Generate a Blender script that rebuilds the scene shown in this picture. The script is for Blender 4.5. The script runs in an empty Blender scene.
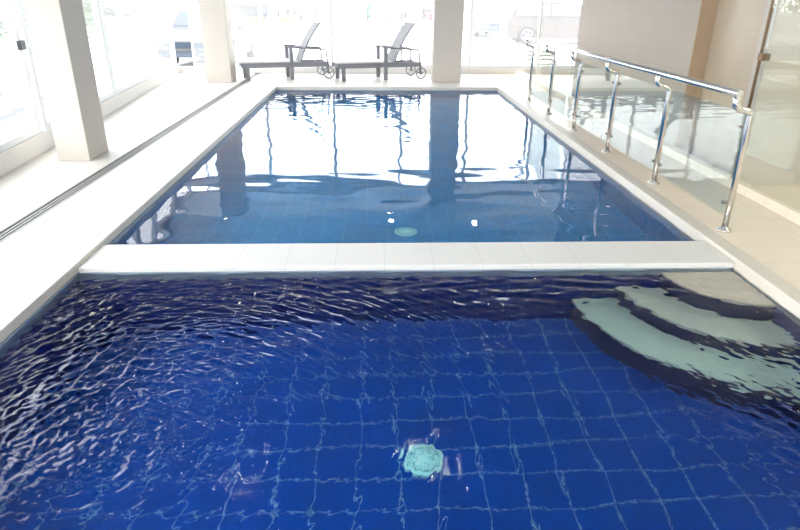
import bpy, bmesh, math, random
import numpy as np
from mathutils import Vector, Matrix

random.seed(7)
sc = bpy.context.scene
COL = sc.collection
PI = math.pi

# ------------------------------------------------------------------ materials
def new_mat(name):
    m = bpy.data.materials.new(name); m.use_nodes = True
    nt = m.node_tree; nt.nodes.clear()
    out = nt.nodes.new('ShaderNodeOutputMaterial')
    return m, nt, out

def N(nt, t, **kw):
    n = nt.nodes.new(t)
    for k, v in kw.items():
        if hasattr(n, k): setattr(n, k, v)
        else: n.inputs[k].default_value = v
    return n

def rgba(c): return (c[0], c[1], c[2], 1.0)

def pbr(name, col, rough=0.5, metal=0.0, var=0.0, vscale=6.0, bump=0.0, bscale=40.0, coat=0.0):
    m, nt, out = new_mat(name)
    b = N(nt, 'ShaderNodeBsdfPrincipled')
    b.inputs['Base Color'].default_value = rgba(col)
    b.inputs['Roughness'].default_value = rough
    b.inputs['Metallic'].default_value = metal
    b.inputs['Coat Weight'].default_value = coat
    tc = N(nt, 'ShaderNodeTexCoord')
    if var > 0:
        nz = N(nt, 'ShaderNodeTexNoise'); nz.inputs['Scale'].default_value = vscale
        nz.inputs['Detail'].default_value = 5
        nt.links.new(tc.outputs['Object'], nz.inputs['Vector'])
        mx = N(nt, 'ShaderNodeMix', data_type='RGBA')
        mx.inputs['A'].default_value = rgba([max(0, c * (1 - var)) for c in col])
        mx.inputs['B'].default_value = rgba([min(1, c * (1 + var)) for c in col])
        nt.links.new(nz.outputs['Fac'], mx.inputs['Factor'])
        nt.links.new(mx.outputs['Result'], b.inputs['Base Color'])
    if bump > 0:
        nz2 = N(nt, 'ShaderNodeTexNoise'); nz2.inputs['Scale'].default_value = bscale
        nt.links.new(tc.outputs['Object'], nz2.inputs['Vector'])
        bp = N(nt, 'ShaderNodeBump'); bp.inputs['Strength'].default_value = bump
        bp.inputs['Distance'].default_value = 0.01
        nt.links.new(nz2.outputs['Fac'], bp.inputs['Height'])
        nt.links.new(bp.outputs['Normal'], b.inputs['Normal'])
    nt.links.new(b.outputs[0], out.inputs[0])
    return m

def tile_mat(name, col, grout, size=(0.3, 0.3, 0.3), off=(0, 0, 0), gw=0.004, rough=0.3, var=0.06,
             mosaic=0.0, mosaic_size=0.02, ior=1.5, use=(1, 1, 1), bump=0.25):
    """square tiles on world axes: grout where frac(p/size) is near 0"""
    m, nt, out = new_mat(name)
    geo = N(nt, 'ShaderNodeNewGeometry')
    sep = N(nt, 'ShaderNodeSeparateXYZ'); nt.links.new(geo.outputs['Position'], sep.inputs[0])
    nsep = N(nt, 'ShaderNodeSeparateXYZ'); nt.links.new(geo.outputs['Normal'], nsep.inputs[0])
    def math_(op, a, b=None):
        n = N(nt, 'ShaderNodeMath', operation=op)
        for i, v in enumerate((a, b)):
            if v is None: continue
            if isinstance(v, (int, float)): n.inputs[i].default_value = v
            else: nt.links.new(v, n.inputs[i])
        return n.outputs[0]
    lines = []
    for i in range(3):
        if not use[i]: continue
        p = math_('ADD', sep.outputs[i], -off[i] + size[i] * 200.5)
        fr = math_('MODULO', p, size[i])
        d = math_('ABSOLUTE', math_('SUBTRACT', fr, size[i] / 2))
        ln = math_('LESS_THAN', d, gw / 2)
        flat = math_('LESS_THAN', math_('ABSOLUTE', nsep.outputs[i]), 0.7)   # not on faces square to this axis
        lines.append(math_('MULTIPLY', ln, flat))
    g = lines[0]
    for l in lines[1:]: g = math_('MAXIMUM', g, l)
    nz = N(nt, 'ShaderNodeTexNoise'); nz.inputs['Scale'].default_value = 3.0; nz.inputs['Detail'].default_value = 6
    nt.links.new(geo.outputs['Position'], nz.inputs['Vector'])
    mx = N(nt, 'ShaderNodeMix', data_type='RGBA')
    mx.inputs['A'].default_value = rgba([max(0, c * (1 - var)) for c in col])
    mx.inputs['B'].default_value = rgba([min(1, c * (1 + var)) for c in col])
    nt.links.new(nz.outputs['Fac'], mx.inputs['Factor'])
    base = mx.outputs['Result']
    if mosaic > 0:
        vor = N(nt, 'ShaderNodeTexVoronoi'); vor.distance = 'CHEBYCHEV'
        vor.inputs['Scale'].default_value = 1 / mosaic_size; vor.inputs['Randomness'].default_value = 0.0
        nt.links.new(geo.outputs['Position'], vor.inputs['Vector'])
        sp = N(nt, 'ShaderNodeSeparateColor'); nt.links.new(vor.outputs['Color'], sp.inputs[0])
        hs = N(nt, 'ShaderNodeHueSaturation')
        v = math_('ADD', math_('MULTIPLY', sp.outputs[0], 2 * mosaic), 1 - mosaic)
        nt.links.new(v, hs.inputs['Value']); nt.links.new(base, hs.inputs['Color'])
        base = hs.outputs['Color']
    mg = N(nt, 'ShaderNodeMix', data_type='RGBA')
    nt.links.new(g, mg.inputs['Factor']); nt.links.new(base, mg.inputs['A'])
    mg.inputs['B'].default_value = rgba(grout)
    b = N(nt, 'ShaderNodeBsdfPrincipled'); b.inputs['Roughness'].default_value = rough; b.inputs['IOR'].default_value = ior
    nt.links.new(mg.outputs['Result'], b.inputs['Base Color'])
    if bump > 0:
        bp = N(nt, 'ShaderNodeBump'); bp.inputs['Strength'].default_value = bump; bp.inputs['Distance'].default_value = 0.002
        bp.invert = True
        nt.links.new(g, bp.inputs['Height']); nt.links.new(bp.outputs['Normal'], b.inputs['Normal'])
    nt.links.new(b.outputs[0], out.inputs[0])
    return m

def pane_mat(name, tint=(1, 1, 1), film=0.0, ior=1.5, refl=1.0):
    """clear sheet: Fresnel reflection over straight transmission, with a little translucent film standing in for glare"""
    m, nt, out = new_mat(name)
    tr = N(nt, 'ShaderNodeBsdfTransparent'); tr.inputs[0].default_value = rgba(tint)
    gl = N(nt, 'ShaderNodeBsdfGlossy'); gl.inputs['Roughness'].default_value = 0.0
    gl.inputs['Color'].default_value = rgba((refl, refl, refl))
    fr = N(nt, 'ShaderNodeFresnel')
    ge = N(nt, 'ShaderNodeNewGeometry'); mi = N(nt, 'ShaderNodeMix', data_type='FLOAT')   # same air-to-glass ratio on both faces
    mi.inputs['A'].default_value = ior; mi.inputs['B'].default_value = 1 / ior
    nt.links.new(ge.outputs['Backfacing'], mi.inputs['Factor']); nt.links.new(mi.outputs['Result'], fr.inputs['IOR'])
    mx = N(nt, 'ShaderNodeMixShader')
    nt.links.new(fr.outputs[0], mx.inputs[0]); nt.links.new(tr.outputs[0], mx.inputs[1]); nt.links.new(gl.outputs[0], mx.inputs[2])
    last = mx
    if film > 0:
        tl = N(nt, 'ShaderNodeBsdfTranslucent'); tl.inputs[0].default_value = (0.97, 0.98, 1, 1)
        m2 = N(nt, 'ShaderNodeMixShader'); m2.inputs[0].default_value = film
        nt.links.new(mx.outputs[0], m2.inputs[1]); nt.links.new(tl.outputs[0], m2.inputs[2])
        last = m2
    nt.links.new(last.outputs[0], out.inputs[0])
    return m

def water_mat(name, micro=0.0, mscale=30.0, stretch=(1, 1, 1)):
    m, nt, out = new_mat(name)
    rf = N(nt, 'ShaderNodeBsdfRefraction'); rf.inputs['IOR'].default_value = 1.333; rf.inputs['Roughness'].default_value = 0.0
    gl = N(nt, 'ShaderNodeBsdfGlossy'); gl.inputs['Roughness'].default_value = 0.0
    fr = N(nt, 'ShaderNodeFresnel'); fr.inputs['IOR'].default_value = 1.333
    mx = N(nt, 'ShaderNodeMixShader')
    nt.links.new(fr.outputs[0], mx.inputs[0]); nt.links.new(rf.outputs[0], mx.inputs[1]); nt.links.new(gl.outputs[0], mx.inputs[2])
    if micro > 0:
        tc = N(nt, 'ShaderNodeTexCoord'); mp = N(nt, 'ShaderNodeMapping'); mp.inputs['Scale'].default_value = stretch
        nz = N(nt, 'ShaderNodeTexNoise'); nz.inputs['Scale'].default_value = mscale; nz.inputs['Detail'].default_value = 3
        bp = N(nt, 'ShaderNodeBump'); bp.inputs['Strength'].default_value = 1.0; bp.inputs['Distance'].default_value = micro
        nt.links.new(tc.outputs['Object'], mp.inputs[0]); nt.links.new(mp.outputs[0], nz.inputs['Vector'])
        nt.links.new(nz.outputs['Fac'], bp.inputs['Height'])
        for s in (rf, gl, fr): nt.links.new(bp.outputs['Normal'], s.inputs['Normal'])
    nt.links.new(mx.outputs[0], out.inputs[0])
    va = N(nt, 'ShaderNodeVolumeAbsorption'); va.inputs['Color'].default_value = (0.0, 0.86, 0.95, 1); va.inputs['Density'].default_value = 0.42
    nt.links.new(va.outputs[0], out.inputs['Volume'])
    return m

M = {}
M['deck'] = tile_mat('cream_deck_tile', (0.60, 0.565, 0.515), (0.54, 0.50, 0.45), (0.6, 0.6, 0.6), (-1.96, 0.1, 0), 0.004, 0.42, 0.03)
M['deck_edge'] = tile_mat('pinkish_deck_edge_stone', (0.62, 0.55, 0.50), (0.5, 0.44, 0.4), (0.6, 0.6, 9), (0, 0.1, 0), 0.004, 0.5, 0.06)
M['coping'] = tile_mat('pale_coping_stone', (0.64, 0.585, 0.51), (0.54, 0.49, 0.42), (9, 0.33, 9), (0, 0.1, 0), 0.004, 0.45, 0.05)
M['deck_r'] = tile_mat('warm_beige_floor_tile', (0.80, 0.69, 0.57), (0.66, 0.44, 0.34), (0.6, 0.3, 0.6), (2.56, 0.1, 0), 0.004, 0.38, 0.06)
M['divider'] = tile_mat('white_divider_coping_tile', (0.70, 0.68, 0.64), (0.60, 0.58, 0.54), (0.33, 9, 9), (0.05, 0, 0), 0.005, 0.4, 0.03)
M['band'] = tile_mat('grey_blue_waterline_tile', (0.30, 0.37, 0.42), (0.36, 0.43, 0.47), (0.1, 0.1, 0.1), (0.1, 0.1, 0), 0.003, 0.25, 0.1)
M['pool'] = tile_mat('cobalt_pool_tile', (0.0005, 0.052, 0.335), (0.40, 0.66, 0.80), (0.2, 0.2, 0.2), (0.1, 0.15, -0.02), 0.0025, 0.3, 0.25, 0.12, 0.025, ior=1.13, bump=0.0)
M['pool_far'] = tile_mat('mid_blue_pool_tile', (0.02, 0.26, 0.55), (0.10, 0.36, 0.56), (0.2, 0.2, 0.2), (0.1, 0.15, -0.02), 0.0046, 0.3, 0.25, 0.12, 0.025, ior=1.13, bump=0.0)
M['poolwall'] = tile_mat('shaded_navy_wall_tile', (0.003, 0.016, 0.20), (0.02, 0.10, 0.28), (0.1, 0.1, 0.1), (0.1, 0.1, -0.02), 0.003, 0.3, 0.3, 0.15, 0.025, ior=1.13, bump=0.0)  # navy set below the floor's blue, wall shade put into the colour
M['riser'] = tile_mat('navy_step_riser_tile', (0.004, 0.012, 0.10), (0.02, 0.06, 0.18), (0.025, 0.025, 0.025), (0, 0, 0), 0.002, 0.3, 0.2, ior=1.13, bump=0.0)
M['tread'] = pbr('beige_step_tread_stone', (0.80, 0.70, 0.58), 0.6, var=0.12, vscale=9, bump=0.2, bscale=60)
M['plaster'] = pbr('cream_painted_plaster', (0.53, 0.485, 0.435), 0.7, var=0.03, vscale=2, bump=0.1, bscale=80)
M['white_plaster'] = pbr('white_painted_plaster', (0.70, 0.68, 0.65), 0.6, var=0.02, vscale=2)
M['ceil'] = pbr('white_ceiling_paint', (0.66, 0.70, 0.75), 0.8, var=0.02, vscale=1.5)
M['wall_tile'] = tile_mat('beige_stone_wall_tile', (0.41, 0.345, 0.285), (0.37, 0.31, 0.255), (9, 0.6, 0.15), (0, 0.2, 0), 0.004, 0.6, 0.07)
M['wall_tile2'] = tile_mat('tan_mosaic_wall_tile', (0.50, 0.40, 0.29), (0.42, 0.33, 0.24), (0.3, 0.3, 0.075), (0, 0.2, 0), 0.003, 0.35, 0.08)
M['shaded_tile'] = tile_mat('shaded_brown_return_tile', (0.44, 0.32, 0.21), (0.36, 0.26, 0.17), (0.3, 9, 0.15), (0, 0, 0), 0.003, 0.4, 0.1)  # return faces away from the windows; its shade is put into the brown
M['frame'] = pbr('white_window_frame', (0.72, 0.74, 0.76), 0.35, var=0.02)
M['gasket'] = pbr('grey_window_gasket', (0.62, 0.65, 0.68), 0.5)
M['black'] = pbr('black_plastic', (0.02, 0.02, 0.022), 0.4)
M['chrome'] = pbr('polished_steel', (0.80, 0.78, 0.75), 0.17, 1.0)
M['steel'] = pbr('brushed_steel_clamp', (0.35, 0.34, 0.33), 0.3, 1.0)
M['bronze'] = pbr('bronze_clamp', (0.20, 0.13, 0.08), 0.35, 1.0)
M['glass'] = pane_mat('clear_balustrade_glass', (0.91, 0.95, 0.93), 0.0, 1.85)
M['door_glass'] = pane_mat('clear_door_glass', (0.94, 0.97, 0.95), 0.02, 1.5)
M['win_glass'] = pane_mat('veiled_window_glass', (0.97, 0.98, 0.98), 0.06, 1.45)  # translucent share imitates glare washing out the view outside
M['channel'] = pbr('grey_drain_channel', (0.30, 0.295, 0.285), 0.5, var=0.12, vscale=30)
M['drain'] = None
M['wicker'] = pbr('grey_brown_lounger_weave', (0.15, 0.147, 0.16), 0.6, var=0.25, vscale=60, bump=0.5, bscale=120)
M['lounger_metal'] = pbr('dark_grey_lounger_metal', (0.20, 0.20, 0.22), 0.5, 0.0)
M['cushion'] = pbr('pale_lounger_pad', (0.72, 0.72, 0.72), 0.9, var=0.04, vscale=30)
M['rubber'] = pbr('tyre_rubber', (0.015, 0.015, 0.017), 0.8)
M['rim'] = pbr('alloy_wheel', (0.3, 0.3, 0.32), 0.3, 0.8)
M['car_glass'] = pbr('dark_car_glass', (0.045, 0.06, 0.085), 0.05, 0.0)
M['concrete'] = pbr('bright_concrete_ground', (0.70, 0.69, 0.67), 0.9, var=0.06, vscale=0.7)
M['dark_paving'] = pbr('dark_grey_paving', (0.030, 0.033, 0.038), 0.9, var=0.25, vscale=4)  # paving patch outside the left windows, very dark grey
M['leaf'] = pbr('shrub_leaf', (0.06, 0.13, 0.05), 0.6, var=0.4, vscale=5)
M['bark'] = pbr('tree_bark', (0.12, 0.09, 0.06), 0.9, var=0.3, vscale=12)
M['yellow'] = pbr('yellow_kerb_paint', (0.20, 0.14, 0.02), 0.7, var=0.1)

M['bench'] = pbr('pale_yellow_bench_wood', (0.14, 0.125, 0.09), 0.8, var=0.15, vscale=12)
def paint(name, col):
    m = pbr(name, [c * .6 for c in col], 0.35, 0.0)
    for n in m.node_tree.nodes:
        if n.type == 'BSDF_PRINCIPLED': n.inputs['IOR'].default_value = 1.25
    return m
M['lamp'] = None
def emit(name, col, s):
    m, nt, out = new_mat(name)
    e = N(nt, 'ShaderNodeEmission'); e.inputs[0].default_value = rgba(col); e.inputs[1].default_value = s
    nt.links.new(e.outputs[0], out.inputs[0]); return m
M['lamp'] = emit('warm_downlight_bulb', (1.0, 0.93, 0.8), 80)

def drain_mat():
    m, nt, out = new_mat('pale_green_drain_grate')
    geo = N(nt, 'ShaderNodeTexCoord')
    mp = N(nt, 'ShaderNodeMapping'); mp.inputs['Rotation'].default_value = (0, 0, 0.6)
    nt.links.new(geo.outputs['Object'], mp.inputs[0])
    vo = N(nt, 'ShaderNodeTexVoronoi'); vo.inputs['Scale'].default_value = 60; vo.inputs['Randomness'].default_value = 0.15
    nt.links.new(mp.outputs[0], vo.inputs['Vector'])
    cr = N(nt, 'ShaderNodeValToRGB'); cr.color_ramp.elements[0].position = 0.30; cr.color_ramp.elements[1].position = 0.36
    cr.color_ramp.elements[0].color = (0.02, 0.20, 0.26, 1); cr.color_ramp.elements[1].color = (0.80, 0.95, 0.92, 1)
    nt.links.new(vo.outputs['Distance'], cr.inputs[0])
    b = N(nt, 'ShaderNodeBsdfPrincipled'); b.inputs['Roughness'].default_value = 0.5
    nt.links.new(cr.outputs[0], b.inputs['Base Color']); nt.links.new(b.outputs[0], out.inputs[0])
    return m
M['drain'] = drain_mat()
M['drain_rim'] = pbr('pale_green_drain_rim', (0.80, 0.97, 0.95), 0.5)

# ------------------------------------------------------------------ helpers
def link(o, parent=None):
    COL.objects.link(o)
    if parent is not None: o.parent = parent
    return o

def tag(o, label=None, cat=None, group=None, kind=None):
    if label: o['label'] = label
    if cat: o['category'] = cat
    if group: o['group'] = group
    if kind: o['kind'] = kind
    return o

def empty(name, loc, rz=0.0):
    o = bpy.data.objects.new(name, None); o.empty_display_size = 0.1
    o.location = loc; o.rotation_euler = (0, 0, rz); return link(o)

class MB:
    def __init__(s): s.bm = bmesh.new()
    def box(s, x0, x1, y0, y1, z0, z1, mat=None):
        v = [s.bm.verts.new((x, y, z)) for z in (z0, z1) for y in (y0, y1) for x in (x0, x1)]
        for f in ((0, 2, 3, 1), (4, 5, 7, 6), (0, 1, 5, 4), (2, 6, 7, 3), (0, 4, 6, 2), (1, 3, 7, 5)):
            fc = s.bm.faces.new([v[i] for i in f])
        return s
    def hexa(s, pts):
        v = [s.bm.verts.new(p) for p in pts]   # 4 bottom ring, 4 top ring
        for f in ((3, 2, 1, 0), (4, 5, 6, 7), (0, 1, 5, 4), (1, 2, 6, 5), (2, 3, 7, 6), (3, 0, 4, 7)):
            s.bm.faces.new([v[i] for i in f])
        return s
    def tube(s, pts, r, seg=14, closed=False, caps=True):
        P = [Vector(p) for p in pts]; n = len(P); rings = []
        up = Vector((0, 0, 1))
        prev = None
        for i in range(n):
            if closed: t = (P[(i + 1) % n] - P[i - 1])
            else: t = P[min(i + 1, n - 1)] - P[max(i - 1, 0)]
            t.normalize()
            if prev is None:
                a = up if abs(t.dot(up)) < 0.9 else Vector((1, 0, 0))
                u = t.cross(a).normalized()
            else:
                u = (prev - t * prev.dot(t)).normalized()
            prev = u
            w = t.cross(u)
            rr = r[i] if isinstance(r, (list, tuple)) else r
            rings.append([s.bm.verts.new(P[i] + u * (rr * math.cos(k * 2 * PI / seg)) + w * (rr * math.sin(k * 2 * PI / seg))) for k in range(seg)])
        for i in range(n - (0 if closed else 1)):
            a = rings[i]; b = rings[(i + 1) % n]
            for k in range(seg):
                f = s.bm.faces.new((a[k], a[(k + 1) % seg], b[(k + 1) % seg], b[k])); f.smooth = True
        if caps and not closed:
            s.bm.faces.new(list(reversed(rings[0]))); s.bm.faces.new(rings[-1])
        return s
    def lathe(s, c, prof, seg=24, axis='z'):
        rings = []
        for (r, h) in prof:
            ring = []
            for k in range(seg):
                a = 2 * PI * k / seg
                if axis == 'z': p = (c[0] + r * math.cos(a), c[1] + r * math.sin(a), c[2] + h)
                elif axis == 'y': p = (c[0] + r * math.cos(a), c[1] + h, c[2] + r * math.sin(a))
                else: p = (c[0] + h, c[1] + r * math.cos(a), c[2] + r * math.sin(a))
                ring.append(s.bm.verts.new(p))
            rings.append(ring)
        for a, b in zip(rings, rings[1:]):
            for k in range(seg):
                f = s.bm.faces.new((a[k], a[(k + 1) % seg], b[(k + 1) % seg], b[k])); f.smooth = True
        s.bm.faces.new(rings[0]); s.bm.faces.new(rings[-1])
        return s
    def build(s, name, mat, parent=None, bevel=0.0, loc=None, seg=2, smooth=False):
        bmesh.ops.recalc_face_normals(s.bm, faces=s.bm.faces)
        me = bpy.data.meshes.new(name); s.bm.to_mesh(me); s.bm.free()
        if mat: me.materials.append(mat)
        if loc is not None:
            me.transform(Matrix.Translation(-Vector(loc)))
        o = bpy.data.objects.new(name, me); link(o, parent)
        if loc is not None: o.location = loc
        if bevel > 0:
            b = o.modifiers.new('bevel', 'BEVEL'); b.width = bevel; b.segments = seg; b.limit_method = 'ANGLE'; b.angle_limit = 0.7
        return o

def bx(name, mat, x0, x1, y0, y1, z0, z1, parent=None, bevel=0.0):
    return MB().box(x0, x1, y0, y1, z0, z1).build(name, mat, parent, bevel, None if parent else ((x0 + x1) / 2, (y0 + y1) / 2, z0))

def round_path(pts, rad=0.03, n=6):
    P = [Vector(p) for p in pts]; out = [P[0]]
    for i in range(1, len(P) - 1):
        a, b, c = P[i - 1], P[i], P[i + 1]
        d1 = (a - b); d2 = (c - b)
        r = min(rad, d1.length * 0.49, d2.length * 0.49)
        p1 = b + d1.normalized() * r; p2 = b + d2.normalized() * r
        for k in range(n + 1):
            t = k / n
            out.append(p1 * (1 - t) ** 2 + b * 2 * t * (1 - t) + p2 * t * t)
    out.append(P[-1]); return out

# ------------------------------------------------------------------ layout numbers
XL, XR = -1.96, 2.44          # pool edges
Y0, YD0, YD1, Y1 = 0.55, 3.775, 4.175, 12.62   # near end, divider, far end
WZ = -0.078                   # water level
FZ = -0.85                    # pool floor
H = 2.62                      # ceiling
YW = 15.0                     # far window wall
def xl(y): return -3.61 - 0.1003 * (y - 5.9)   # left window wall line
XK = 3.30                     # kerb on the right
YB = -2.2                     # wall behind
T = 0.16

# ------------------------------------------------------------------ setting: floors, pool shell
m = MB(); m.box(-5.2, -2.79, YB, YW + .3, -0.2, 0.0); m.build('floor', M['deck'], None, loc=(-3.5, 6, -0.2))['kind'] = 'structure'
m = MB(); m.box(-2.65, XL, YB, YW + .3, -0.0625, 0.0)
o = m.build('floor', M['deck'], None, 0.006, loc=(-2.3, 6, 0)); o['kind'] = 'structure'
m = MB(); m.box(-2.65, XL - 0.02, YB, YW + .3, -0.3, -0.063)
o = m.build('floor', M['deck_edge'], None, loc=(-2.3, 6, -0.3)); o['kind'] = 'structure'
m = MB(); m.box(XL - .0, XR, Y1, YW + .3, -0.0625, 0.0)
o = m.build('floor', M['deck'], None, 0.006, loc=(0, 13.8, 0)); o['kind'] = 'structure'
m = MB(); m.box(XL - .0, XR, YB, Y0, -0.0625, 0.0)
o = m.build('floor', M['deck'], None, 0.006, loc=(0, -1, 0)); o['kind'] = 'structure'
m = MB(); m.box(XR, 2.56, YB, YW + .3, -0.105, 0.0)
o = m.build('trim_1', M['coping'], None, 0.006, loc=(2.5, 6, 0)); o['kind'] = 'structure'
m = MB(); m.box(2.56, XK, YB, YW + .3, -0.085, -0.002)
o = m.build('floor', M['deck_r'], None, loc=(2.9, 6, 0)); o['kind'] = 'structure'
m = MB(); m.box(XK + .1, 6.2, YB, YW + .3, -0.085, 0.0)
o = m.build('floor', M['deck_r'], None, loc=(4.9, 6, 0)); o['kind'] = 'structure'
m = MB(); m.box(XK, XK + .1, YB, YW - .08, -0.085, 0.085)
o = m.build('trim_2', M['deck_r'], None, 0.006, loc=(XK, 6, -.08)); o['kind'] = 'structure'

# pool basin (one shell): waterline band, walls and floor
def basin(name, y0, y1, mf, mw):
    m = MB(); w = 0.12
    m.box(XL - w, XR + w, y0 - w, y1 + w, FZ - .1, FZ)
    o = m.build(name, mf, None, loc=(0, (y0 + y1) / 2, FZ)); o['kind'] = 'structure'
    m = MB()
    m.box(XL - w, XL, y0 - w, y1 + w, FZ, -0.17); m.box(XR, XR + w, y0 - w, y1 + w, FZ, -0.17)
    m.box(XL, XR, y0 - w, y0, FZ, -0.17); m.box(XL, XR, y1, y1 + w, FZ, -0.17)
    o = m.build('pool_basin', mw, None, loc=(0, (y0 + y1) / 2, FZ)); o['kind'] = 'structure'
    m = MB()
    zt = -0.0645
    m.box(XL - w, XL, y0 - w, y1 + w, -0.17, zt); m.box(XR, XR + w, y0 - w, y1 + w, -0.17, -0.106)
    m.box(XL, XR, y0 - w, y0, -0.17, zt + (-.005 if y0 > 4 else 0)); m.box(XL, XR, y1, y1 + w, -0.17, zt + (-.005 if y1 < 4 else 0))
    o2 = m.build('waterline_tiles', M['band'], None, loc=(0, (y0 + y1) / 2, -0.2)); o2['kind'] = 'structure'
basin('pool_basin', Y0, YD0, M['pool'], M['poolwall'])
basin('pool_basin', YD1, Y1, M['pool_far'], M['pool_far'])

# divider between the pools
d = empty('pool_divider', ((XL + XR) / 2, (YD0 + YD1) / 2, FZ))
tag(d, 'low white tiled wall crossing between the near and far pool', 'wall')
dx, dy_, dz = d.location
bx('core', M['band'], XL - dx, XR - dx, YD0 + .13 - dy_, YD1 - .13 - dy_, 0, -0.0705 - dz, d)
bx('coping', M['divider'], XL - dx + .001, XR - dx - .001, YD0 - .008 - dy_, YD1 + .01 - dy_, -0.068 - dz, -0.028 - dz, d, 0.008)

# drainage channel along the left
c = empty('drainage_channel', (-2.72, 6, -0.06)); tag(c, 'long grey slotted drain channel in the left white floor', 'drain')
m = MB(); m.box(-.07, .07, -8.2, 9.2, -.12, .035); m.build('channel_body', M['channel'], c)
m = MB()
m.box(-.07, -.058, -8.2, 9.2, .035, .058); m.box(.058, .07, -8.2, 9.2, .035, .058)
m.build('channel_edge', M['channel'], c)
m = MB()
for k in range(3): m.box(-.045 + k * .035, -.03 + k * .035, -8.2, 9.2, .035, .050)
m.build('grate_bars', M['channel'], c)

# ------------------------------------------------------------------ steps in the near pool corner
st = empty('pool_steps', (XR, YD0, FZ)); tag(st, 'submerged quarter round steps with beige treads and navy risers in pool corner', 'steps')
def quarter(r, z0, z1, ri=0.0, n=40):
    m = MB(); bm = m.bm
    pts = [(-r * math.cos(a), -r * math.sin(a)) for a in [PI / 2 * k / n for k in range(n + 1)]]
    if ri <= 0:
        ring = [(0, 0)] + pts
    else:
        ring = pts + [(-ri * math.cos(a), -ri * math.sin(a)) for a in [PI / 2 * (1 - k / n) for k in range(n + 1)]]
    lo = [bm.verts.new((x, y, z0)) for x, y in ring]; hi = [bm.verts.new((x, y, z1)) for x, y in ring]
    L = len(ring)
    for i in range(L):
        bm.faces.new((lo[i], lo[(i + 1) % L], hi[(i + 1) % L], hi[i]))
    if ri <= 0:
        for i in range(1, L - 1):
            bm.faces.new((hi[0], hi[i], hi[i + 1])); bm.faces.new((lo[0], lo[i + 1], lo[i]))
    else:
        k = n + 1
        for i in range(n):
            a, b, c_, e = i, i + 1, L - 2 - i, L - 1 - i
            bm.faces.new((hi[a], hi[b], hi[c_], hi[e])); bm.faces.new((lo[e], lo[c_], lo[b], lo[a]))
    return m
zz = [(-.135, .50), (-.39, .785), (-.58, 1.09)]
base = -FZ
for z, r in zz:
    quarter(r - .004, 0 if r > 1 else 0.0, z + base - .03).build('riser', M['riser'], st)
    quarter(r, z + base - .03, z + base).build('tread', M['tread'], st)

# ------------------------------------------------------------------ floor drains
def floor_drain(x, y, label, r=0.112):
    e = empty('floor_drain', (x, y, FZ)); tag(e, label, 'drain')
    MB().lathe((0, 0, 0), [(r, 0), (r, .012), (r - .008, .018), (r - .018, .018), (r - .018, .0)], 40).build('rim', M['drain_rim'], e)
    prof = [(r - .018, .002), (r - .018, .016), (r - .05, .022), (0.004, .024)]
    MB().lathe((0, 0, 0), prof, 40).build('grate', M['drain'], e)
floor_drain(0.226, 2.465, 'round pale green drain cover on the near pool floor')
floor_drain(0.265, 5.30, 'round pale green drain cover on the far pool floor, seen over the divider', 0.105)

# ------------------------------------------------------------------ water
def water(name, x0, x1, y0, y1, res, hf, mat, label, zbot):
    nx = int((x1 - x0) / res) + 1; ny = int((y1 - y0) / res) + 1
    xs = np.linspace(x0, x1, nx); ys = np.linspace(y0, y1, ny)
    X, Y = np.meshgrid(xs, ys)
    Z = hf(X, Y)
    edge = np.minimum.reduce([X - x0, x1 - X, Y - y0, y1 - Y])
    verts = np.stack([X, Y, Z], -1).reshape(-1, 3)
    idx = np.arange(nx * ny).reshape(ny, nx)
    f = np.stack([idx[:-1, :-1], idx[:-1, 1:], idx[1:, 1:], idx[1:, :-1]], -1).reshape(-1, 4)
    faces = f.tolist()
    loop = list(idx[0, :]) + list(idx[1:, -1]) + list(idx[-1, -2::-1]) + list(idx[-2:0:-1, 0])
    nb = len(verts); b = verts[loop].copy(); b[:, 2] = zbot - WZ
    verts = np.vstack([verts, b])
    L = len(loop)
    for i in range(L):
        j = (i + 1) % L
        faces.append([int(loop[j]), int(loop[i]), nb + i, nb + j])
    faces.append([nb + i for i in range(L)][::-1])
    me = bpy.data.meshes.new(name); me.from_pydata(verts.tolist(), [], faces)
    sm = [True] * len(f) + [False] * (len(faces) - len(f))
    me.polygons.foreach_set('use_smooth', sm)
    me.materials.append(mat); me.update()
    o = bpy.data.objects.new(name, me); o.location = (0, 0, WZ); link(o)
    tag(o, label, 'water', kind='stuff'); return o

def sstep(a, b, x):
    t = np.clip((x - a) / (b - a), 0, 1); return t * t * (3 - 2 * t)

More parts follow.
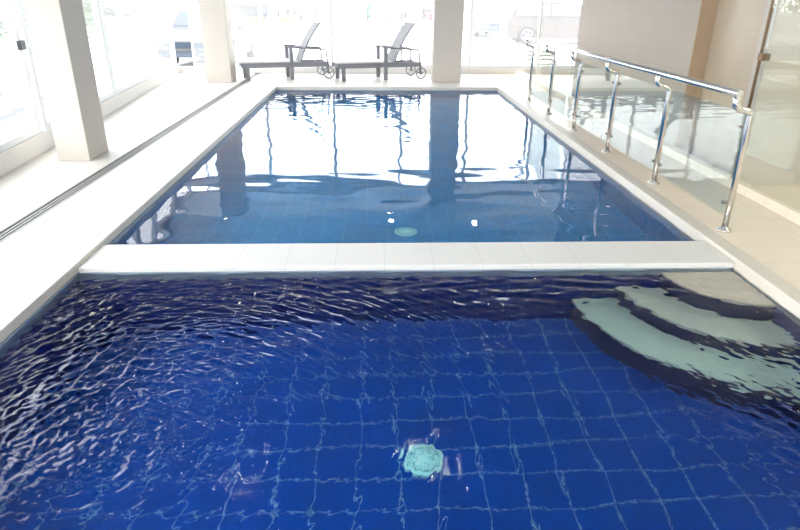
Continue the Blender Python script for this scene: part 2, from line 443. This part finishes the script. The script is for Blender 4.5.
def h_near(X, Y):
    Z = np.zeros_like(X)
    g = np.random.default_rng(5)
    # gentle swell everywhere
    for k in range(26):
        lam = g.uniform(.16, .5); a = g.uniform(0, 2 * PI); ph = g.uniform(0, 2 * PI)
        kk = 2 * PI / lam
        Z += 0.008 / kk * np.sin(kk * (X * math.cos(a) + Y * math.sin(a)) + ph)
    # choppy rings spreading from the inlet on the left
    cx, cy = -0.98, 2.10
    R = np.hypot(X - cx, Y - cy); TH = np.arctan2(Y - cy, X - cx)
    dirw = 0.5 + 0.5 * np.cos(TH - math.radians(134))
    amp = sstep(.02, .35, R) * (1 - sstep(1.35, 2.3, R)) * (0.12 + 0.88 * dirw ** 2.6)
    amp = np.where(R < .5, np.maximum(amp, 0.55 * (1 - R / .5) ** .5), amp)
    C = np.zeros_like(X)
    for k in range(34):
        lam = g.uniform(.024, .055) if k % 3 else g.uniform(.055, .12)
        kk = 2 * PI / lam
        ox, oy = g.normal(0, .28), g.normal(0, .28); ph = g.uniform(0, 2 * PI)
        r = np.hypot(X - cx - ox, Y - cy - oy)
        C += (0.10 / kk) * np.sin(kk * r + ph)
    Z += amp * C
    # crests running along the left edge
    S4 = np.exp(-(((X + 1.65) / .42) ** 2 + ((Y - 2.95) / .65) ** 2))
    C4 = np.zeros_like(X)
    for k in range(24):
        lam = g.uniform(.035, .10); kk = 2 * PI / lam
        a = math.radians(g.normal(150, 16)); ph = g.uniform(0, 2 * PI)
        bend = 0.03 * np.sin(7 * X + 2 * Y + k) + 0.03 * np.sin(5 * Y + 3 * k)
        C4 += (0.085 / kk) * np.sin(kk * (X * math.cos(a) + Y * math.sin(a) + bend) + ph)
    Z += S4 * C4
    # choppy patch over the steps
    S = np.exp(-(((X - 2.05) / .5) ** 2 + ((Y - 2.2) / .5) ** 2) * 1.0)
    C2 = np.zeros_like(X)
    for k in range(26):
        lam = g.uniform(.03, .10); kk = 2 * PI / lam
        a = math.radians(g.normal(35, 28)); ph = g.uniform(0, 2 * PI)
        bend = 0.04 * np.sin(5 * X + k) + 0.04 * np.sin(6 * Y + 2 * k)
        C2 += (0.10 / kk) * np.sin(kk * (X * math.cos(a) + Y * math.sin(a) + bend) + ph)
    Z += S * C2
    # small ripples along the divider
    S3 = sstep(2.7, 3.6, Y)
    C3 = np.zeros_like(X)
    for k in range(16):
        lam = g.uniform(.06, .16); kk = 2 * PI / lam
        a = math.radians(g.normal(90, 30)); ph = g.uniform(0, 2 * PI)
        C3 += (0.036 / kk) * np.sin(kk * (X * math.cos(a) + Y * math.sin(a)) + ph)
    Z += S3 * C3
    return Z

def h_far(X, Y):
    Z = np.zeros_like(X); g = np.random.default_rng(9)
    for k in range(30):
        lam = g.uniform(.18, .9); kk = 2 * PI / lam
        a = math.radians(g.normal(80, 40)); ph = g.uniform(0, 2 * PI)
        Z += 0.0030 / kk * np.sin(kk * (X * math.cos(a) + Y * math.sin(a)) + ph)
    C = np.zeros_like(X)
    for k in range(14):
        lam = g.uniform(.12, .3); kk = 2 * PI / lam
        a = math.radians(g.normal(60, 30)); ph = g.uniform(0, 2 * PI)
        C += 0.008 / kk * np.sin(kk * (X * math.cos(a) + Y * math.sin(a)) + ph)
    Z += C * sstep(9.5, 11.5, Y)
    return Z

e = .004
water('pool_water', XL - e, XR + e, Y0 - e, YD0 + e, .0065, h_near, water_mat('near_pool_water', 0.0005, 60),
      'choppy dark blue water of the near pool with steps and ripples', FZ - .004)
water('pool_water', XL - e, XR + e, YD1 - e, Y1 + e, .03, h_far, water_mat('far_pool_water', 0.0, 25),
      'calm water of the far pool mirroring windows and columns', FZ - .004)

# ------------------------------------------------------------------ columns
def column(x0, x1, y0, y1, label):
    m = MB(); m.box(x0, x1, y0, y1, 0, H)
    o = m.build('column', M['plaster'], None, 0.006, loc=((x0 + x1) / 2, (y0 + y1) / 2, 0))
    tag(o, label, 'column')
column(-3.36, -3.03, 6.55, 7.05, 'square cream column nearest the camera, at the left beside the drain channel')
column(-3.46, -2.96, 13.25, 13.75, 'cream column left of the sun loungers at the far end')
column(1.20, 1.80, 13.45, 13.95, 'cream column behind the far pool, right of the sun loungers')

# ------------------------------------------------------------------ ceiling and walls
m = MB(); _p = [(xl(YB - .2) - .24, YB - .2), (6.4, YB - .2), (6.4, YW + .25), (xl(YW + .25) - .24, YW + .25)]; m.hexa([(x, y, H) for x, y in _p] + [(x, y, H + .2) for x, y in _p]); m.build('ceiling', M['ceil'], None, loc=(0, 6, H))['kind'] = 'structure'
m = MB(); m.box(-4.0, 3.4, YB - .2, YB, 0, .25); m.box(3.4, 6.2, YB - .2, YB, 0, H); m.box(-4.0, 3.4, YB - .2, YB, 2.42, H)
for x in (-4.0, -.45, 3.2): m.box(x, x + .2, YB - .2, YB, .25, 2.42)
m.build('wall_back', M['plaster'], None, loc=(0, YB, 0))['kind'] = 'structure'

# left window wall, in its own rotated frame: u runs along the wall (away from the camera), w outward (left)
ang = math.atan(0.1003)
def left_pt(y): return Vector((xl(y), y, 0))
def lw_box(m, ya, yb, w0, w1, z0, z1):
    """box along the left wall between world ya..yb (on the wall line), w0..w1 outward"""
    a = left_pt(ya); b = left_pt(yb); n = Vector((-math.cos(ang), -math.sin(ang), 0))
    ps = [a + n * w0, b + n * w0, b + n * w1, a + n * w1]
    m.hexa([(p.x, p.y, z0) for p in ps] + [(p.x, p.y, z1) for p in ps]); return m
m = MB(); lw_box(m, YB, YW, 0, .22, 0, .20); o = m.build('wall_left', M['white_plaster'], None, .004, loc=(xl(6), 6, 0)); o['kind'] = 'structure'
m = MB(); lw_box(m, YB, YW, 0, .22, 2.56, H); o = m.build('wall_left', M['plaster'], None, loc=(xl(6), 6, 2.56)); o['kind'] = 'structure'
m = MB(); m.box(-4.75, 5.4, YW, YW + .2, 0, .13); o = m.build('wall_far', M['white_plaster'], None, .004, loc=(0, YW, 0)); o['kind'] = 'structure'
m = MB(); m.box(-4.75, 5.4, YW, YW + .2, 2.42, H); o = m.build('wall_far', M['plaster'], None, loc=(0, YW, 2.42)); o['kind'] = 'structure'

wn = [0]
def window_left(ya, yb, handle=False, meet=None):
    wn[0] += 1
    w = empty('window_%d' % wn[0], (xl((ya + yb) / 2), (ya + yb) / 2, .2)); w['kind'] = 'structure'
    off = w.location
    def bd(m, name, mat, bev=.004):
        o = m.build(name, mat, w, bev); o.data.transform(Matrix.Translation(-off)); return o
    m = MB()
    lw_box(m, ya, yb, .02, .12, .2, .27); lw_box(m, ya, yb, .02, .12, 2.49, 2.56)
    lw_box(m, ya, ya + .09, .02, .12, .27, 2.49); lw_box(m, yb - .09, yb, .02, .12, .27, 2.49)
    bd(m, 'window_frame', M['frame'])
    if meet:
        m = MB(); lw_box(m, meet - .04, meet + .04, .03, .11, .27, 2.49); bd(m, 'meeting_stile', M['frame'])
    m = MB(); lw_box(m, yb - .105, yb - .09, .03, .1, .27, 2.49)
    bd(m, 'gasket', M['gasket'], 0)
    m = MB(); lw_box(m, ya + .1, yb - .1, .068, .074, .265, 2.495); bd(m, 'pane', M['win_glass'], 0)
    if handle:
        m = MB(); lw_box(m, yb - .17, yb - .05, -.02, .02, 1.08, 1.17); bd(m, 'handle', M['black'], .005)
window_left(-2.0, 1.2); window_left(1.2, 4.1, meet=2.6); window_left(4.1, 7.12, True); window_left(7.2, 10.02)
window_left(10.02, 12.9, meet=11.2); window_left(12.9, 14.95)

def window_far(xa, xb, y=YW, z0=.13):
    wn[0] += 1
    w = empty('window_%d' % wn[0], ((xa + xb) / 2, y + .1, z0)); w['kind'] = 'structure'
    hx = (xb - xa) / 2; zt = 2.42 - z0
    m = MB()
    m.box(-hx, hx, -.05, .05, 0, .06); m.box(-hx, hx, -.05, .05, zt - .06, zt)
    m.box(-hx, -hx + .03, -.04, .04, .06, zt - .06); m.box(hx - .03, hx, -.04, .04, .06, zt - .06)
    m.build('window_frame', M['frame'], w, .004)
    m = MB(); m.box(-hx + .03, hx - .03, -.003, .003, .06, zt - .06); m.build('pane', M['win_glass'], w)
for a in (-4.2, -2.6, -1.0, .6, 2.2, 3.8):
    b = min(a + 1.6, 5.2)
    window_far(a, b)
for a, b in ((-3.8, -2.12), (-2.12, -.45), (-.25, 1.48), (1.48, 3.2)): window_far(a, b, YB - .2, .25)  # unseen windows behind the camera, added to light the near end
# recess behind the stone wall at the far right
m = MB(); m.box(5.25, 5.4, 10.9, YW, 0, H); m.build('wall_right', M['plaster'], None, loc=(5.3, 13, 0))['kind'] = 'structure'
m = MB(); m.box(3.62, 5.4, 10.75, 10.9, 0, H); m.build('wall_right', M['plaster'], None, loc=(4.5, 10.8, 0))['kind'] = 'structure'
# right wall: stone tiled block, return in brown that carries its shade, recessed mosaic wall, jamb
m = MB(); m.box(3.40, 3.62, 6.87, 10.9, 0, H); m.build('wall_right', M['wall_tile'], None, .003, loc=(3.5, 9, 0))['kind'] = 'structure'
m = MB(); m.box(3.402, 3.62, 6.852, 6.868, 0, H); m.build('trim_3', M['shaded_tile'], None, loc=(3.5, 6.86, 0))['kind'] = 'structure'
m = MB(); m.box(3.575, 3.75, 5.70, 6.85, 0, H); m.build('wall_right', M['wall_tile2'], None, loc=(3.65, 6.2, 0))['kind'] = 'structure'
m = MB(); m.box(3.405, 3.75, 5.53, 5.70, 0, H); m.build('trim_4', M['plaster'], None, .004, loc=(3.5, 5.6, 0))['kind'] = 'structure'
# small room behind the glass partition
m = MB(); m.box(3.75, 6.0, 5.55, 5.75, 0, H); m.build('wall_right', M['plaster'], None, loc=(5, 5.6, 0))['kind'] = 'structure'
m = MB(); m.box(5.0, 5.15, YB, 5.55, 0, H); m.build('wall_right', M['plaster'], None, loc=(5, 2, 0))['kind'] = 'structure'

# glass partition on the kerb
g = empty('glass_partition', (3.35, 3.5, .085)); tag(g, 'tall clear glass partition standing on the right kerb beside the tiled wall', 'glass partition')
for y0, y1 in ((-.9, 2.015), (-3.8, -.92)):
    p = MB().box(-.004, .004, y0, y1, 0, 2.25).build('glass_panel', M['door_glass'], g)
    for z in ((1.08, 2.0)):
        if y1 > 1:
            MB().box(-.02, .055, y1 - .05, y1 + .02, z - .03, z + .03).build('clamp', M['bronze'], p, .004)
MB().box(-.012, .012, 2.015, 2.03, 0, 2.25).build('edge_seal', M['bronze'], g)
MB().box(-.015, .015, -3.8, 2.015, 2.25, 2.29).build('head_rail', M['frame'], g)

# ------------------------------------------------------------------ railing
PX = 2.65; PY = [4.33 + 1.3 * i for i in range(6)]
r = empty('pool_railing', (PX, 7.5, 0)); tag(r, 'polished steel handrail with curved posts and clear glass panels on the right pool edge', 'railing')
ox, oy = PX, 7.5
RX = 2.525 - ox; RZ = 1.015
path = [(RX, PY[0] - .03 - oy, RZ), (RX, PY[-1] + .08 - oy, RZ)]
hr = MB(); hr.tube(path, .0245, 18); hr.build('handrail', M['chrome'], r)
for i, py in enumerate(PY):
    y = py - oy
    pts = round_path([(RX, y, RZ - .01), (RX, y, RZ - .085), (RX + .045, y, RZ - .115), (0, y, RZ - .13), (0, y, 0.0)], .045, 6)
    if i == 0:
        pts = round_path([(RX, y, RZ - .01), (RX, y, RZ - .085), (RX + .05, y, RZ - .115), (0, y, RZ - .125), (0, y, 0.0)], .05, 7)
    po = MB().tube(pts, .0235, 16).build('post', M['chrome'], r)
    MB().lathe((0, y, 0), [(.056, 0), (.056, .008), (.05, .014), (.03, .022), (.027, .03)], 28).build('base_flange', M['chrome'], po)
for i in range(5):
    ya = PY[i] + .055 - oy; yb = PY[i + 1] - .055 - oy
    p = MB().box(-.005, .005, ya, yb, .10, .875).build('glass_panel', M['glass'], r)
    for yy, s in ((ya, -1), (yb, 1)):
        for z in (.20, .77):
            mm = MB()
            mm.lathe((-.017, yy - s * .02, z), [(.012, 0), (.014, .005), (.014, .03), (.012, .034)], 14, 'x')
            mm.box(-.006, .006, min(yy - s * .01, yy + s * .035), max(yy - s * .01, yy + s * .035), z - .008, z + .008)
            mm.build('clamp', M['steel'], p)

# ------------------------------------------------------------------ sun loungers
def make_lounger():
    t = empty('sun_lounger', (0, 0, 0))
    W = .60; L = 1.78           # x along length (head at +x), near side y=0
    m = MB()
    for y in (.0, W - .045): m.box(-.08, L, y, y + .045, .255, .35)
    for x in (-.08, L - .045): m.box(x, x + .045, .045, W - .045, .275, .34)
    m.build('frame', M['lounger_metal'], t, .006)
    m = MB()
    for k in range(24):
        x = -.07 + k * .052
        m.box(x, x + .040, .045, W - .045, .325, .350)
    m.build('seat', M['wicker'], t, .004)
    m = MB(); m.box(-.10, 1.12, .03, W - .03, .350, .385); m.build('seat_pad', M['cushion'], t, .012)
    # backrest, slightly curved, tilted up
    m = MB(); n = 9
    pts = []
    for k in range(n + 1):
        s = k / n; pts.append((1.15 + .46 * s ** 1.0 + .035 * math.sin(PI * s) * -1, .34 + .80 * s + .03 * math.sin(PI * s)))
    for (x0, z0), (x1, z1) in zip(pts, pts[1:]):
        dx = x1 - x0; dz = z1 - z0; l = math.hypot(dx, dz); nx, nz = dz / l * .028, -dx / l * .028
        g = .10
        m.hexa([(x0, .04, z0), (x0 + nx, .04, z0 + nz), (x0 + nx, W - .04, z0 + nz), (x0, W - .04, z0),
                (x1, .04, z1), (x1 + nx, .04, z1 + nz), (x1 + nx, W - .04, z1 + nz), (x1, W - .04, z1)])
    b = m.build('backrest', M['wicker'], t)
    m = MB()
    for y in (.03, W - .03): m.tube([(x + .012, y, z) for x, z in pts], .018, 8)
    m.build('side_rail', M['lounger_metal'], b)
    m = MB()
    for y in (.08, W - .08): m.tube([(1.42, y, .75), (1.50, y, .55), (1.56, y, .34)], .008, 6)
    m.tube([(1.56, .08, .34), (1.56, W - .08, .34)], .008, 6)
    m.build('backrest_prop', M['lounger_metal'], t)
    for x in (.0, .93):
        for y in (.0, W - .05):
            top = .26 if x < .5 else .64
            MB().box(x, x + .08, y, y + .06, 0, top).build('leg', M['lounger_metal'], t, .006)
    for y in (.025, W - .025):
        m = MB(); m.tube(round_path([(.93, y, .64), (.93, y, .66), (L - .06, y, .60), (L - .03, y, .33)], .03), .017, 8)
        m.box(.90, 1.16, y - .025, y + .025, .652, .672)
        m.build('armrest', M['lounger_metal'], t)
    for y in (-.03, W + .03):
        w = MB(); cx, cz, R = L - .02, .125, .112
        w.tube([(cx + R * math.cos(a), y, cz + R * math.sin(a)) for a in [2 * PI * k / 28 for k in range(28)]], .013, 8, closed=True)
        wh = w.build('wheel', M['lounger_metal'], t)
        sp = MB()
        for k in range(5):
            a = 2 * PI * k / 5 + .3
            sp.tube([(cx, y, cz), (cx + R * math.cos(a), y, cz + R * math.sin(a))], .007, 6)
        sp.lathe((cx, y - .012, cz), [(.022, 0), (.022, .024)], 12, 'y')
        sp.build('spokes', M['lounger_metal'], wh)
    m = MB()
    m.tube([(L - .02, -.03, .125), (L - .02, W + .03, .125)], .012, 8)
    for y in (.02, W - .02): m.box(L - .045, L - .005, y - .015, y + .015, .125, .28)
    m.build('axle', M['lounger_metal'], t)
    return t

def copy_tree(o, parent=None):
    c = o.copy(); COL.objects.link(c)
    if parent is not None: c.parent = parent; c.matrix_parent_inverse = o.matrix_parent_inverse.copy()
    for ch in list(o.children): copy_tree(ch, c)
    return c
l1 = make_lounger()
tag(l1, 'grey sun lounger with raised backrest beside the left far column', 'sun lounger', 'sun loungers by the far windows')
l2 = copy_tree(l1)
tag(l2, 'grey sun lounger with raised backrest nearer the right far column', 'sun lounger', 'sun loungers by the far windows')
l1.location = (-2.70, 13.48, 0); l1.rotation_euler = (0, 0, math.radians(17))
l2.location = (-.70, 13.48, 0); l2.rotation_euler = (0, 0, math.radians(17))

# ------------------------------------------------------------------ ceiling downlights (seen mirrored in the water)
def downlight(x, y, label):
    t = empty('downlight', (x, y, H)); tag(t, label, 'ceiling lamp', 'round ceiling downlights')
    MB().lathe((0, 0, 0), [(.05, -.012), (.075, -.012), (.078, 0), (.05, 0)], 24).build('trim_ring', M['frame'], t)
    MB().lathe((0, 0, 0), [(.062, -.022), (.062, -.013)], 20).build('bulb', M['lamp'], t)
for (x, y) in ((.42, 5.2), (-1.4, 4.9), (.18, 9.0), (2.14, 9.0), (.3, 12.6), (2.15, 12.6), (-3.2, 12.4), (-1.4, 9.0)):
    downlight(x, y, 'small round ceiling downlight above the pools')

t = empty('added_panel_light', (4.3, 3.2, H)); tag(t, 'unseen light panel added to brighten the cream room behind the glass partition', 'ceiling lamp')  # unseen panel, added to brighten the room behind the glass
MB().box(-.32, .32, -.62, .62, -.03, -.001).build('housing', M['frame'], t)
MB().box(-.29, .29, -.59, .59, -.036, -.031).build('diffuser', emit('added_panel_diffuser', (1, .92, .76), 24), t)
# ------------------------------------------------------------------ outside
GZ = -0.12
m = MB(); m.box(-70, 70, YW + .25, 120, GZ - .2, GZ); m.build('ground', M['concrete'], None, loc=(0, 50, GZ - .2))['kind'] = 'structure'
m = MB(); m.box(-70, -5.5, -20, YW + .2, GZ - .21, GZ - .001); m.build('ground', M['concrete'], None, loc=(-40, 0, GZ - .2))['kind'] = 'structure'
m = MB(); m.box(6.3, 60, 5.8, YW + .2, GZ - .21, GZ - .001); m.build('ground', M['concrete'], None, loc=(30, 0, GZ - .2))['kind'] = 'structure'
m = MB(); m.box(-5.3, 6.4, -30, YB - .3, GZ - .2, GZ); m.build('ground', M['concrete'], None, loc=(0, -10, GZ - .2))['kind'] = 'structure'
m = MB(); _p = [(-16, -2), (xl(-2) - .3, -2), (xl(11.6) - .3, 11.6), (-16, 11.6)]; m.hexa([(x, y, GZ) for x, y in _p] + [(x, y, .006) for x, y in _p]); m.build('pavement', M['dark_paving'], None, loc=(-10, 0, GZ))['kind'] = 'structure'

def car(kind, mat, loc, rz, label, L=4.5, Wd=1.8):
    """x forward; body profile with wheel arches"""
    t = empty('car', (loc[0], loc[1], GZ), rz); tag(t, label, 'car')
    h = L / 2
    if kind == 'suv':
        top = [(h, .55), (h - .03, .80), (h - .25, .98), (h - 1.05, 1.12), (h - 1.75, 1.60), (h - 2.2, 1.68), (-h + .9, 1.66), (-h + .35, 1.58), (-h + .08, 1.05), (-h, .95), (-h, .45)]
        belt = 1.08; roof = 1.68; wr = .36
    elif kind == 'van':
        top = [(h, .55), (h - .05, .85), (h - .55, 1.15), (h - 1.2, 1.85), (h - 1.6, 1.95), (-h + .2, 1.95), (-h + .03, 1.8), (-h, .45)]
        belt = 1.15; roof = 1.95; wr = .33
    else:
        top = [(h, .50), (h - .05, .68), (h - .35, .80), (h - 1.15, .92), (h - 1.85, 1.38), (h - 2.3, 1.45), (-h + 1.5, 1.42), (-h + .75, 1.02), (-h + .1, .95), (-h, .80), (-h, .42)]
        belt = .93; roof = 1.45; wr = .32
    xa, xb = -h + .85, h - .9
    bot = []
    for cx in (xa, xb):
        bot.append((cx - wr - .06, .24))
        for k in range(9):
            a = PI - PI * k / 8
            bot.append((cx + (wr + .05) * math.cos(a), .30 + (wr + .05) * math.sin(a) * 1.0))
        bot.append((cx + wr + .06, .24))
    prof = [(-h + .05, .28)] + bot + [(h - .05, .28)] + top
    def hw(z):
        if z <= belt: return Wd / 2
        return Wd / 2 - .20 * (z - belt) / (roof - belt)
    m = MB(); bm = m.bm
    Lv = [bm.verts.new((x, hw(z), z)) for x, z in prof]; Rv = [bm.verts.new((x, -hw(z), z)) for x, z in prof]
    n = len(prof)
    for i in range(n): bm.faces.new((Lv[i], Lv[(i + 1) % n], Rv[(i + 1) % n], Rv[i]))
    fs = [bm.faces.new(Lv), bm.faces.new(list(reversed(Rv)))]
    bmesh.ops.triangulate(bm, faces=fs)
    m.build('body', mat, t, .02)
    # side windows
    idx = [i for i, p in enumerate(top) if p[1] > belt]
    xs0 = max(top[i][0] for i in idx); xs1 = min(top[i][0] for i in idx)
    zt = roof - .12; zb = belt + .04
    def xat(z, front):
        seq = top if front else list(reversed(top))
        for (x0, z0), (x1, z1) in zip(seq, seq[1:]):
            if z0 <= z <= z1 and z1 > z0: return x0 + (x1 - x0) * (z - z0) / (z1 - z0)
        return 0
    f0, f1 = xat(zb, True) - .12, xat(zt, True) - .12; r0, r1 = xat(zb, False) + .15, xat(zt, False) + .12
    xm = (f0 + r0) / 2 - .1
    for s in (1, -1):
        for a0, a1, b0, b1 in ((xm + .05, xm + .05, f0, f1), (r0, r1, xm - .05, xm - .05)):
            mm = MB(); y0 = s * (hw(zb) + .006); y1 = s * (hw(zt) + .006); d = s * .02
            mm.hexa([(a0, y0 - d, zb), (b0, y0 - d, zb), (b0, y0, zb), (a0, y0, zb), (a1, y1 - d, zt), (b1, y1 - d, zt), (b1, y1, zt), (a1, y1, zt)])
            mm.build('side_window', M['car_glass'], t)
    # windscreens front and rear
    for front in (True, False):
        z0, z1 = belt + .08, roof - .10
        x0, x1 = xat(z0, front), xat(z1, front); sg = 1 if front else -1
        mm = MB(); a = hw(z0) - .10; b = hw(z1) - .08
        mm.hexa([(x0 - sg * .03, -a, z0), (x0 + sg * .015, -a, z0), (x0 + sg * .015, a, z0), (x0 - sg * .03, a, z0),
                 (x1 - sg * .03, -b, z1), (x1 + sg * .015, -b, z1), (x1 + sg * .015, b, z1), (x1 - sg * .03, b, z1)])
        mm.build('windscreen' if front else 'rear_window', M['car_glass'], t)
    MB().box(h - .02, h + .012, -.42, .42, .52, .66).build('grille', M['car_glass'], t)
    MB().box(h - .03, h + .02, -.75, .75, .30, .42).build('lower_bumper_intake', M['car_glass'], t)
    for s in (1, -1):
        MB().box(h - .12, h + .012, s * .52, s * .84, .64, .76).build('headlamp', M['rim'], t, .01)
        MB().box(-h - .012, -h + .1, s * .62, s * .86, .78, .95).build('tail_lamp', M['tail'], t, .01)
        MB().box(h - 1.62, h - 1.48, s * (Wd / 2), s * (Wd / 2 + .16), belt - .02, belt + .1).build('wing_mirror', mat, t, .02)
    for cx in (xa, xb):
        for s in (1, -1):
            y = s * (Wd / 2 - .10)
            w = MB().lathe((cx, y - .1, wr), [(wr * .62, 0), (wr * .96, 0), (wr, .04), (wr, .16), (wr * .96, .2), (wr * .62, .2)], 28, 'y').build('wheel', M['rubber'], t)
            q = MB(); yo = y + s * .085
            q.tube([(cx + wr * .62 * math.cos(a), yo, wr + wr * .62 * math.sin(a)) for a in [2 * PI * k / 24 for k in range(24)]], .02, 6, closed=True)
            for k in range(5):
                a = 2 * PI * k / 5
                q.tube([(cx, yo + s * .015, wr), (cx + wr * .62 * math.cos(a), yo, wr + wr * .62 * math.sin(a))], .03, 6)
            q.lathe((cx, yo - .02, wr), [(.06, 0), (.06, .05)], 12, 'y')
            q.build('wheel_rim', M['rim'], w)
    return t
M['tail'] = pbr('red_tail_lamp', (0.55, 0.03, 0.03), 0.2)
pw = paint('white_car_paint', (0.17, 0.175, 0.185)); pb = paint('brown_car_paint', (0.10, 0.080, 0.072)); pr_ = paint('red_car_paint', (0.11, 0.008, 0.014))
pg = paint('teal_green_car_paint', (0.012, 0.10, 0.075)); ps = paint('silver_car_paint', (0.085, 0.088, 0.092)); pd = paint('dark_red_car_paint', (0.07, 0.02, 0.02))
car('suv', pb, (7.9, 28.4), 0, 'silver brown suv parked outside at the right, seen over the handrail', 4.7, 1.85)
car('sedan', pw, (-4.72, 19.2), -PI / 2, 'white car parked just outside beside the left far column')
car('van', pw, (5.6, 34.5), math.radians(-80), 'white van parked outside behind the brown suv', 4.6, 1.8)
car('sedan', pr_, (6.2, 50.5), PI, 'red car parked far outside right of the right far column')
car('van', pg, (0.3, 57.0), -PI / 2, 'green van parked far outside between the two far window frames', 4.4, 2.1)
car('sedan', ps, (-5.0, 55.0), 0, 'silver car parked far outside above the first sun lounger')
car('sedan', pd, (4.5, 56.5), PI, 'dark red car parked far outside left of the right far column')
car('suv', ps, (-10.5, 57.0), 0.3, 'silver suv parked far outside right of the left far column')
car('sedan', ps, (-15.5, 38.0), 0.15, 'silver car parked far outside left of the left far column')

k = MB().box(-3.2, 3.2, -.2, .2, 0, .35).build('parking_kerb', M['yellow'], None, .03); k.location = (-9.2, 52, GZ)
tag(k, 'yellow painted parking kerb far outside above the left sun lounger', 'kerb')
b = MB().lathe((0, 0, 0), [(.05, 0), (.05, .8), (.03, .86)], 16).build('bollard', M['gasket'], None); b.location = (-4.6, 23.6, GZ)
tag(b, 'thin grey bollard outside just left of the first sun lounger', 'bollard')
bench = empty('slatted_bench', (4.12, 15.75, GZ)); tag(bench, 'small pale slatted bench outside behind the far end of the railing', 'bench')
for i in range(4): MB().box(-.36, .36, -.2 + i * .11, -.12 + i * .11, .26, .29).build('seat_slat', M['bench'], bench)
for i in range(3): MB().box(-.36, .36, .22, .25, .34 + i * .09, .40 + i * .09).build('back_slat', M['bench'], bench)
for s in (-.34, .29): MB().box(s, s + .05, -.18, .25, 0, .26).build('bench_leg', M['bench'], bench)

def tree(x, y, rad, z0, label, sc_=1.0, nleaf=2600):
    t = empty('tree', (x, y, GZ)); tag(t, label, 'tree')
    MB().tube([(0, 0, 0), (.05, .02, z0 + rad * .4), (0, .05, z0 + rad)], [.13, .10, .05], 10).build('trunk', M['bark'], t)
    g = random.Random(int(x * 10 + y)); m = MB(); bm = m.bm
    blobs = [(g.gauss(0, rad * .4), g.gauss(0, rad * .4), z0 + rad + g.gauss(0, rad * .35), rad * g.uniform(.4, .65)) for _ in range(12)]
    for _ in range(nleaf):
        bx_, by_, bz_, br = g.choice(blobs)
        d = Vector((g.gauss(0, 1), g.gauss(0, 1), g.gauss(0, 1))).normalized() * br * g.uniform(.75, 1.05)
        c0 = Vector((bx_, by_, bz_)) + d
        u = Vector((g.gauss(0, 1), g.gauss(0, 1), g.gauss(0, 1))).normalized(); v = u.cross(d.normalized()).normalized()
        s = g.uniform(.07, .13) * sc_
        p = [bm.verts.new(c0 + u * s), bm.verts.new(c0 + v * s * .5), bm.verts.new(c0 - u * s), bm.verts.new(c0 - v * s * .5)]
        bm.faces.new(p)
    m.build('foliage', M['leaf'], t)
tree(-9.2, 19.5, 1.5, -.1, 'leafy green shrub outside behind the near left column')
tree(-12.5, 20.0, 2.0, .1, 'leafy green tree outside through the leftmost window', 1.3)
tree(-16.0, 34.0, 2.2, .3, 'distant leafy tree outside between the two left columns', 1.4)

# ------------------------------------------------------------------ world: bright overcast sky
w = bpy.data.worlds.new('sky'); sc.world = w; w.use_nodes = True
nt = w.node_tree; nt.nodes.clear()
out = nt.nodes.new('ShaderNodeOutputWorld'); bg = nt.nodes.new('ShaderNodeBackground')
tc = nt.nodes.new('ShaderNodeTexCoord'); nz = nt.nodes.new('ShaderNodeTexNoise'); nz.inputs['Scale'].default_value = 2.0; nz.inputs['Detail'].default_value = 5
mx = nt.nodes.new('ShaderNodeMix'); mx.data_type = 'RGBA'
mx.inputs['A'].default_value = (0.92, 0.96, 1.0, 1); mx.inputs['B'].default_value = (1, 1, 1, 1)
nt.links.new(tc.outputs['Generated'], nz.inputs['Vector']); nt.links.new(nz.outputs['Fac'], mx.inputs['Factor'])
nt.links.new(mx.outputs['Result'], bg.inputs['Color']); bg.inputs['Strength'].default_value = 8.5
nt.links.new(bg.outputs[0], out.inputs[0])

# ------------------------------------------------------------------ camera (from the photo's vanishing points)
F = 616.0; CX, CY = 400.0, 265.0
def kin(x, y): return Vector(((x - CX) / F, -(y - CY) / F, -1.0))
dyv = kin(375, -1).normalized(); dn = kin(388, 1690).normalized()
dn = (dn - dyv * dn.dot(dyv)).normalized(); up = -dn; dxv = dyv.cross(up)
Rm = Matrix((dxv, dyv, up))
cam = bpy.data.cameras.new('camera'); cam.sensor_width = 36; cam.lens = F / 800 * 36; cam.clip_end = 500; cam.clip_start = .05
co = bpy.data.objects.new('camera', cam); COL.objects.link(co)
co.matrix_world = Matrix.Translation((0, 0, 1.6)) @ Rm.to_4x4()
sc.camera = co

sc.view_settings.view_transform = 'Standard'; sc.view_settings.look = 'None'; sc.view_settings.gamma = 1
sc.view_settings.use_curve_mapping = False; sc.view_settings.exposure = -0.14
cy = sc.cycles
cy.max_bounces = 14; cy.transparent_max_bounces = 24; cy.transmission_bounces = 10; cy.glossy_bounces = 6; cy.diffuse_bounces = 5
cy.caustics_refractive = True; cy.caustics_reflective = True; cy.use_denoising = True
cy.sample_clamp_indirect = 20.0; cy.blur_glossy = 0.0
